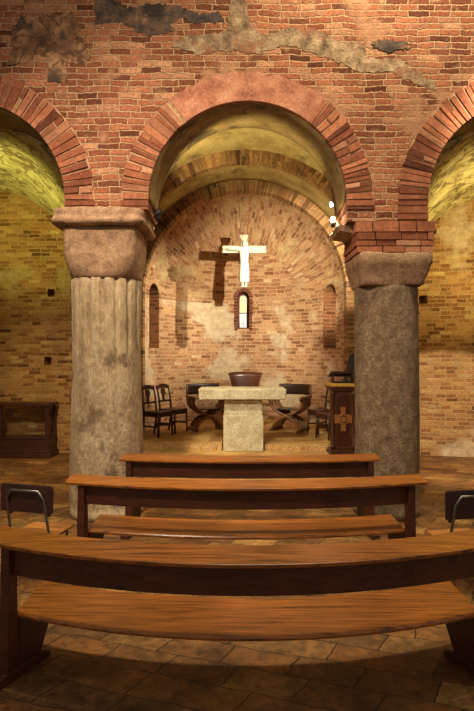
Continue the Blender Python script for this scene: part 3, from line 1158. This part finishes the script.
for s in (-1, 1):
    m.ball((s * .018, YB - .068, .897), (.009, .008, .006), 8, 6)   # eyes
    m.ball((s * .047, YB - .02, .885), (.008, .014, .018), 8, 6)    # ears
    m.tube([(s * .035, YB - .01, .93), (s * .055, YB, .88), (s * .055, YB - .01, .81), (s * .05, YB - .02, .77)], [.016, .02, .016, .008], 8)
    m.tube([(s * .07, YB, .765), (s * .16, YB + .005, .775), (s * .25, YB + .01, .775), (s * .335, YB + .015, .785)], [.045, .042, .036, .030], 12)   # sleeve
    m.tube([(s * .32, YB + .015, .784), (s * .37, YB + .02, .786)], [.02, .016], 8)
    m.tube([(s * .36, YB + .02, .786), (s * .395, YB + .02, .788), (s * .41, YB + .02, .788)], [(.014, .012), (.022, .010), (.018, .009)], 10)   # palm
    for k, L in enumerate((.026, .032, .034, .028)):
        z0 = .774 + .009 * k
        m.tube([(s * .405, YB + .018, z0), (s * (.405 + L * .6), YB + .012, z0), (s * (.405 + L), YB + .004, z0)], [.0046, .0044, .0036], 6)
    m.tube([(s * .385, YB + .016, .803), (s * .397, YB + .008, .815), (s * .408, YB + .004, .82)], [.006, .005, .004], 6)
    m.tube([(s * .035, YB, .11), (s * .036, YB - .005, .06), (s * .038, YB - .045, .035)], [.024, .022, .016], 8)   # feet
m.tube([(0, YB - .06, .85), (0, YB - .06, .825), (0, YB - .055, .80)], [.026, .022, .008], 8)   # beard
fig = m.build('carved_figure', M_IVORY, cr)
rm = fig.modifiers.new('remesh', 'REMESH')
rm.mode = 'VOXEL'
rm.voxel_size = .0045
rm.use_smooth_shade = True
m = MB()
for s in (-1, 1):
    m.tube([(s * .06, .025, 1.06), (s * .12, -.1, 5.36 - 3.49)], .003, 6)
m.build('hanging_wire', M_BLKMET, cr)

# ------------------------------------------------------------------ chairs of the presbytery
def chair_parts(root):
    m = MB()
    m.prism([(-.20, -.21), (.20, -.21), (.225, .19), (.19, .215), (-.19, .215), (-.225, .19)], lambda x, y: (x, y, .435), lambda x, y: (x, y, .47))
    m.build('seat', M_DARKW, root, .008)
    for s in (-1, 1):
        m = MB()
        m.tube([(s * .195, .18, .44), (s * .2, .185, .25), (s * .205, .195, 0)], [.024, .018, .02], 8)
        m.build('leg', M_DARKW, root)
        m = MB()
        m.tube([(s * .18, -.25, 0), (s * .18, -.2, .25), (s * .18, -.19, .45), (s * .19, -.22, .70), (s * .185, -.27, .92)], [.02, .02, .022, .019, .016], 8)
        m.build('leg', M_DARKW, root)
    m = MB()
    m.prism([(-.2, .85), (-.1, .87), (0, .875), (.1, .87), (.2, .85), (.205, .92), (.1, .955), (0, .965), (-.1, .955), (-.205, .92)],
            lambda x, z: (x, -.285, z), lambda x, z: (x, -.255, z))
    m.prism([(-.19, .60), (.19, .60), (.19, .64), (-.19, .64)], lambda x, z: (x, -.225, z), lambda x, z: (x, -.20, z))
    m.prism([(-.04, .63), (.04, .63), (.025, .70), (.07, .80), (.05, .87), (-.05, .87), (-.07, .80), (-.025, .70)], lambda x, z: (x, -.25 - (z - .63) * .1, z), lambda x, z: (x, -.23 - (z - .63) * .1, z))
    m.build('backrest', M_DARKW, root, .004)
    m = MB()
    m.box((-.19, .18, .37), (.19, .2, .435))
    for s in (-1, 1):
        m.box((s * .19 - .012, -.19, .37), (s * .19 + .012, .19, .435))
        m.box((s * .19 - .01, -.2, .17), (s * .19 + .01, .19, .2))
    m.box((-.19, -.01, .175), (.19, .01, .195))
    m.build('stretcher', M_DARKW, root)


def wooden_chair(proto, loc, rz, label):
    if proto is None:
        o = empty('wooden_chair', loc, rz)
        chair_parts(o)
    else:
        o = copy_tree(proto)
        o.location = loc
        o.rotation_euler = (0, 0, rz)
    return tag(o, label, 'chair', 'dark wooden chairs along the apse wall')


w1 = wooden_chair(None, (-1.52, 10.75, Z2), R_(-122), 'dark wooden chair by the fluted column, nearer of the two left chairs')
wooden_chair(w1, (-1.28, 11.25, Z2), R_(-120), 'dark wooden chair second from the fluted column, seat beside the folding armchair')
wooden_chair(w1, (1.66, 11.0, Z2), R_(112), 'dark wooden chair just left of the lectern, farther of that pair')
wooden_chair(w1, (1.74, 10.35, Z2), R_(115), 'dark wooden chair half hidden behind the lectern')

# folding X-frame armchairs
def xchair_parts(root):
    def curve(pts, n=18):
        out = []
        P = [Vector(p) for p in pts]
        P = [P[0] * 2 - P[1]] + P + [P[-1] * 2 - P[-2]]
        for i in range(1, len(P) - 2):
            for k in range(n // 3):
                t = k / (n // 3)
                a, b_, c, d_ = P[i - 1], P[i], P[i + 1], P[i + 2]
                out.append(.5 * ((2 * b_) + (c - a) * t + (2 * a - 5 * b_ + 4 * c - d_) * t * t + (3 * b_ - a - 3 * c + d_) * t ** 3))
        out.append(P[-2])
        return out
    for k in range(4):
        y = -.2 + .4 * k / 3
        for s in (-1, 1):
            m = MB()
            m.tube(curve([(-s * .36, y, .66), (-s * .33, y, .52), (-s * .20, y, .40), (0, y, .31), (s * .19, y, .20), (s * .30, y, .05)]), [(.03, .022)] * 31, 8)
            m.build('slat', M_MIDW, root)
    for s in (-1, 1):
        m = MB()
        m.prism([(-.27, 0), (.27, 0), (.27, .05), (.2, .075), (-.2, .075), (-.27, .05)], lambda y, z: (s * .30 - .03, y, z), lambda y, z: (s * .30 + .03, y, z))
        m.build('foot', M_MIDW, root, .008)
        m = MB()
        m.tube([(s * .36, -.27, .64), (s * .365, -.31, .665), (s * .365, -.25, .69), (s * .365, 0, .685), (s * .36, .24, .69)], [.024, .032, .03, .026, .03], 10)
        m.build('armrest', M_MIDW, root)
        m = MB()
        m.tube([(s * .36, .22, .66), (s * .355, .24, .78), (s * .35, .26, .93)], [.026, .024, .02], 8)
        m.build('back_post', M_MIDW, root)
    m = MB()
    m.prism([(-.22, -.22), (.22, -.22), (.22, .22), (-.22, .22)], lambda x, y: (x, y, .43), lambda x, y: (x, y, .455))
    m.build('seat', M_DLEATH, root, .008)
    m = MB()
    m.grid(14, 4, lambda u, v: (-.36 + .72 * u, .25 + .07 * math.sin(PI * u), .72 + .22 * v), lambda u, v: (u, v))
    o = m.build('backrest', M_DLEATH, root)
    sm = o.modifiers.new('thick', 'SOLIDIFY')
    sm.thickness = .012


x1 = empty('folding_armchair', (-.62, 11.55, Z2), R_(22), 'carved X-frame folding armchair left of the altar', 'armchair', 'folding armchairs flanking the altar')
xchair_parts(x1)
x2 = copy_tree(x1)
x2.location = (1.08, 11.45, Z2)
x2.rotation_euler = (0, 0, R_(-30))
tag(x2, 'carved X-frame folding armchair right of the altar')

# leather celebrant's chair behind the altar
t = empty('leather_chair', (.18, 12.2, Z2), 0, 'brown leather chair with a wide curved back behind the altar', 'chair')
m = MB()
m.grid(18, 6, lambda u, v: ((-.28 - .10 * v * v) * math.cos(PI * u) , .20 + .11 * math.sin(PI * u) - .06 + .04 * v, .60 + (.54 + .03 * math.sin(PI * u)) * v), lambda u, v: (u, v))
o = m.build('backrest', M_LEATH, t)
sm = o.modifiers.new('thick', 'SOLIDIFY')
sm.thickness = .035
m = MB()
m.box((-.29, -.26, .42), (.29, .22, .52))
m.build('seat', M_LEATH, t, .025)
for s in (-1, 1):
    m = MB()
    m.tube([(s * .31, -.25, .0), (s * .31, -.25, .64), (s * .32, -.2, .68), (s * .33, .12, .70)], .022, 8)
    m.build('armrest', M_DARKW, t)
    for y in (-.22, .24):
        m = MB()
        m.tube([(s * .26, y, .44), (s * .27, y, .2), (s * .28, y, 0)], [.026, .022, .018], 8)
        m.build('leg', M_DARKW, t)
    m = MB()
    m.tube([(s * .29, .2, .42), (s * .31, .2, .66)], .022, 8)
    m.build('back_post', M_DARKW, t)

# ------------------------------------------------------------------ lectern
L = empty('lectern', (1.755, 9.25, Z1), 0, 'dark carved wooden lectern bearing a pale cross, beside the granite column', 'lectern')
m = MB()
m.box((-.225, -.03, 0), (.225, .38, .05))
m.box((-.205, -.01, .05), (.205, .36, .09))
m.build('base', M_LECT, L, .008)
m = MB()
m.box((-.165, .03, .09), (.165, .33, 1.12))
m.build('body', M_LECT, L, .004)
for s in (-1, 1):
    m = MB()
    m.lathe([(.034, 0), (.034, .05), (.022, .07), (.022, .88), (.034, .90), (.034, .95)], (s * .168, .025, .10), 12)
    m.build('pilaster', M_LECT, L)
m = MB()
m.prism(arch_outline(.19, .86), lambda x, z: (x, .012, z + .17), lambda x, z: (x, .04, z + .17))
m.build('arched_panel', M_PEWD, L, .004)
m = MB()
for lo, hi in (((-.04, -.005, .40), (.04, .02, .80)), ((-.145, -.005, .53), (.145, .02, .67))):
    m.box(lo, hi)
m.prism([(.09 * math.cos(2 * PI * i / 24), .60 + .09 * math.sin(2 * PI * i / 24)) for i in range(24)], lambda x, z: (x, -.015, z), lambda x, z: (x, .02, z))
o = m.build('cross_emblem', M_LECTO, L, .004)
m = MB()
m.tube([(.055 * math.cos(2 * PI * i / 24), -.017, .60 + .055 * math.sin(2 * PI * i / 24)) for i in range(24)], .009, 6, closed=True)
m.build('ring', M_LECT, o)
m = MB()
m.box((-.20, -.0, 1.06), (.20, .36, 1.10))
m.box((-.22, -.02, 1.10), (.22, .38, 1.135))
m.build('cornice', M_LECT, L, .006)
m = MB()
m.box((-.225, -.025, 1.135), (.225, .385, 1.19))
m.build('cushion_top', M_GOLD, L, .014)
# reading desk on the lectern top: bottom board, two cheeks, sloped board
D = empty('book_stand', (1.755, 9.25, Z1 + 1.19), 0, 'small black book stand on the ochre lectern top', 'book stand')
m = MB()
m.box((-.16, .06, 0), (.17, .34, .02))
m.build('base', M_BLKMET, D, .004)
for s in (-1, 1):
    m = MB()
    m.prism([(.08, .02), (.33, .02), (.33, .13), (.08, .18)], lambda y, z: (s * .15 - .01, y, z), lambda y, z: (s * .15 + .01, y, z))
    m.build('side_panel', M_BLKMET, D)
m = MB()
m.hexa([(-.19, .05, .16), (.19, .05, .16), (.19, .36, .10), (-.19, .36, .10)], [(-.19, .05, .20), (.19, .05, .20), (.19, .36, .14), (-.19, .36, .14)])
m.build('book_rest', M_DARKW, D, .004)
# tall music stand board behind the lectern
t = empty('music_stand', (2.0, 9.95, Z2), R_(-62), 'black stand with an upright board between lectern and granite column', 'music stand')
m = MB()
m.hexa([(-.15, -.02, 1.10), (.15, -.02, 1.10), (.15, .0, 1.10), (-.15, .0, 1.10)], [(-.15, .12, 1.56), (.15, .12, 1.56), (.15, .14, 1.56), (-.15, .14, 1.56)])
m.box((-.15, -.08, 1.09), (.15, .0, 1.105))
m.build('desk', M_BLKMET, t, .004)
m = MB()
m.tube([(0, .03, .12), (0, .03, 1.2)], .014, 8)
m.build('pole', M_BLKMET, t)
for k in range(3):
    a = 2 * PI * k / 3 + .5
    m = MB()
    m.tube([(0, .03, .34), (.16 * math.cos(a), .03 + .16 * math.sin(a), .12), (.22 * math.cos(a), .03 + .22 * math.sin(a), .012)], .011, 6)
    m.build('leg', M_BLKMET, t)
# loose cable beside the lectern
m = MB()
rnd = random.Random(3)
pts = []
for i in range(60):
    a = i * .55
    r = .07 + .03 * math.sin(i * 1.7)
    pts.append((2.08 + r * math.cos(a) * .8, 9.42 + r * math.sin(a), Z1 + .012 + .26 * i / 60 * (0.5 + .5 * math.sin(i * .37))))
m.tube(pts, .007, 6)
tag(m.build('cable', M_BLKMET), 'tangle of black cable on the floor right of the lectern', 'cable')

# ------------------------------------------------------------------ display case in the left aisle
C = empty('display_case', (-4.83, 11.45, 0), 0, 'low dark wooden display case with glass front against the left back wall', 'display case')
W2, DP, HT = .98, .5, 1.12
m = MB()
m.box((-W2 - .05, -.04, 0), (W2 + .05, DP + .02, .10))
m.box((-W2 - .03, -.02, .10), (W2 + .03, DP, .16))
m.build('plinth', M_CASE, C, .012)
m = MB()
m.box((-W2, 0, .16), (W2, DP - .02, .40))
m.box((-W2 - .015, -.015, .385), (W2 + .015, DP - .01, .42))
m.build('body', M_CASE, C, .006)
for x in (-W2 + .04, -.02, W2 - .04):
    m = MB()
    m.box((x - .04, .0, .42), (x + .04, .06, HT - .06))
    m.build('post', M_CASE, C, .004)
for x in (-W2 + .03, W2 - .03):
    m = MB()
    m.box((x - .03, DP - .07, .42), (x + .03, DP - .02, HT - .06))
    m.build('post', M_CASE, C)
m = MB()
m.box((-W2 - .04, -.03, HT - .06), (W2 + .04, DP, HT))
m.build('top', M_CASE, C, .008)
for a, b_ in ((-W2 + .08, -.06), (.02, W2 - .08)):
    m = MB()
    m.box((a, .025, .42), (b_, .031, HT - .06))
    m.build('glass_pane', M_GLASS, C)

# ------------------------------------------------------------------ school chairs in the nave
def school_chair(root):
    m = MB()
    # frame: arch behind the back, running down as rear legs
    arch = [(-.21, -.20, 0), (-.205, -.10, .45), (-.19, -.17, .80), (-.14, -.18, .875), (.14, -.18, .875), (.19, -.17, .80), (.205, -.10, .45), (.21, -.20, 0)]
    m.tube(arch, .013, 8)
    m.tube([(-.2, .25, 0), (-.195, .2, .42), (-.195, -.10, .42)], .012, 8)
    m.tube([(.2, .25, 0), (.195, .2, .42), (.195, -.10, .42)], .012, 8)
    m.tube([(-.195, .05, .42), (.195, .05, .42)], .011, 8)
    m.build('frame', M_STEEL, root)
    m = MB()
    m.prism([(-.27, .67), (.27, .67), (.275, .90), (.265, .925), (-.265, .925), (-.275, .90)], lambda x, z: (x, -.155, z), lambda x, z: (x, -.135, z))
    m.build('backrest', M_PLYD, root, .008)
    m = MB()
    m.prism([(-.22, -.12), (.22, -.12), (.225, .26), (.19, .29), (-.19, .29), (-.225, .26)], lambda x, y: (x, y, .43), lambda x, y: (x, y, .447))
    m.build('seat', M_PLYW, root, .006)
    for s in (-1, 1):
        m = MB()
        m.box((s * .2 - .02, -.13, .64), (s * .2 + .02, -.10, .66))
        m.build('clip', M_BLKMET, root)


c1 = empty('school_chair', (-1.88, 5.25, 0), R_(-15), 'tubular steel chair with dark plywood back beside the fluted column', 'chair', 'tubular chairs at the ends of the second pew')
school_chair(c1)
c2 = copy_tree(c1)
c2.location = (2.05, 5.05, 0)
c2.rotation_euler = (0, 0, R_(10))
tag(c2, 'tubular steel chair with dark plywood back below the granite column on the right')

# ------------------------------------------------------------------ lamps
def spotlight(loc, target, label, lit, energy=0, color=WARM, angle=60, scale=1.0, size=.03, mount=(0, 0, 1), ml=.15):
    o = empty('spotlight', loc, 0, label, 'spotlight', None)
    d = (Vector(target) - Vector(loc)).normalized()
    q = d.to_track_quat('-Z', 'Y').to_matrix().to_4x4()
    m = MB()
    m.lathe([(.02 * scale, .10 * scale), (.035 * scale, .07 * scale), (.045 * scale, -.01 * scale), (.05 * scale, -.05 * scale), (.042 * scale, -.052 * scale), (.036 * scale, -.03 * scale)], n=16)
    m.v = [tuple(q @ Vector(v)) for v in m.v]
    m.build('housing', M_BLKMET, o)
    m = MB()
    m.lathe([(.036 * scale, -.036 * scale), (.034 * scale, -.046 * scale)], n=16)
    m.v = [tuple(q @ Vector(v)) for v in m.v]
    m.build('bulb', emit('bulb glow', (1, .86, .6, 1), 40) if lit else M_STEEL, o)
    m = MB()
    a = Vector(mount) * .04
    m.tube([a, Vector(mount) * ml], .012 * scale, 8)
    m.build('bracket', M_BLKMET, o)
    if lit:
        p0 = Vector(loc) + d * (.07 * scale)
        spot('bulb_light', p0, target, energy, color, angle, .5, size)
    return o


def bare_bulb(loc, label, energy, color, target, angle, mount):
    o = empty('wall_lamp', loc, 0, label, 'lamp', 'bare bulbs of the presbytery')
    m = MB()
    m.ball((0, 0, 0), (.032, .032, .04), 14, 10)
    m.build('bulb', emit('bulb glow', (1, .88, .62, 1), 45), o)
    mv = Vector(mount)
    m = MB()
    m.tube([mv * .035 / mv.length, mv * .10 / mv.length, mv], [.024, .024, .016], 10)
    m.build('socket', M_BLKMET, o)
    d = (Vector(target) - Vector(loc)).normalized()
    spot('bulb_light', Vector(loc) + d * .05, target, energy, color, angle, 1.0, .02)
    return o


bare_bulb((1.27, 7.42, 3.90), 'glowing bulb on the stone ledge of the granite column', 1420, (1, .90, .70), (.9, 13.5, 3.45), 60, (0, 0, -.10))
bare_bulb((1.65, 9.78, 4.74), 'glowing bulb high under the presbytery vault on the right', 820, (1, .90, .70), (-2.0, 12.3, 2.5), 51, (.12, 0, .22))
spotlight((-1.10, 7.72, 4.06), (.45, 9.0, 5.4), 'small black spotlight on the inner edge of the left impost, tilted up', True, 150, (1, .90, .50), 90, 1.0, .03, (0, 0, -1), .11)
spotlight((-1.12, 7.88, 4.04), (.11, 9.7, 1.3), 'small added spotlight on the left impost, tilted down at the altar', True, 230, (1, .88, .62), 40, .8, .03, (0, 0, -1), .11)  # extra head, added beside the upward one to brighten the altar
spotlight((2.56, 7.35, 3.72), (3.6, 9.0, 4.6), 'small black spotlight on the outer side of the brick impost, right aisle', False, mount=(-1, 0, .1), ml=.09)
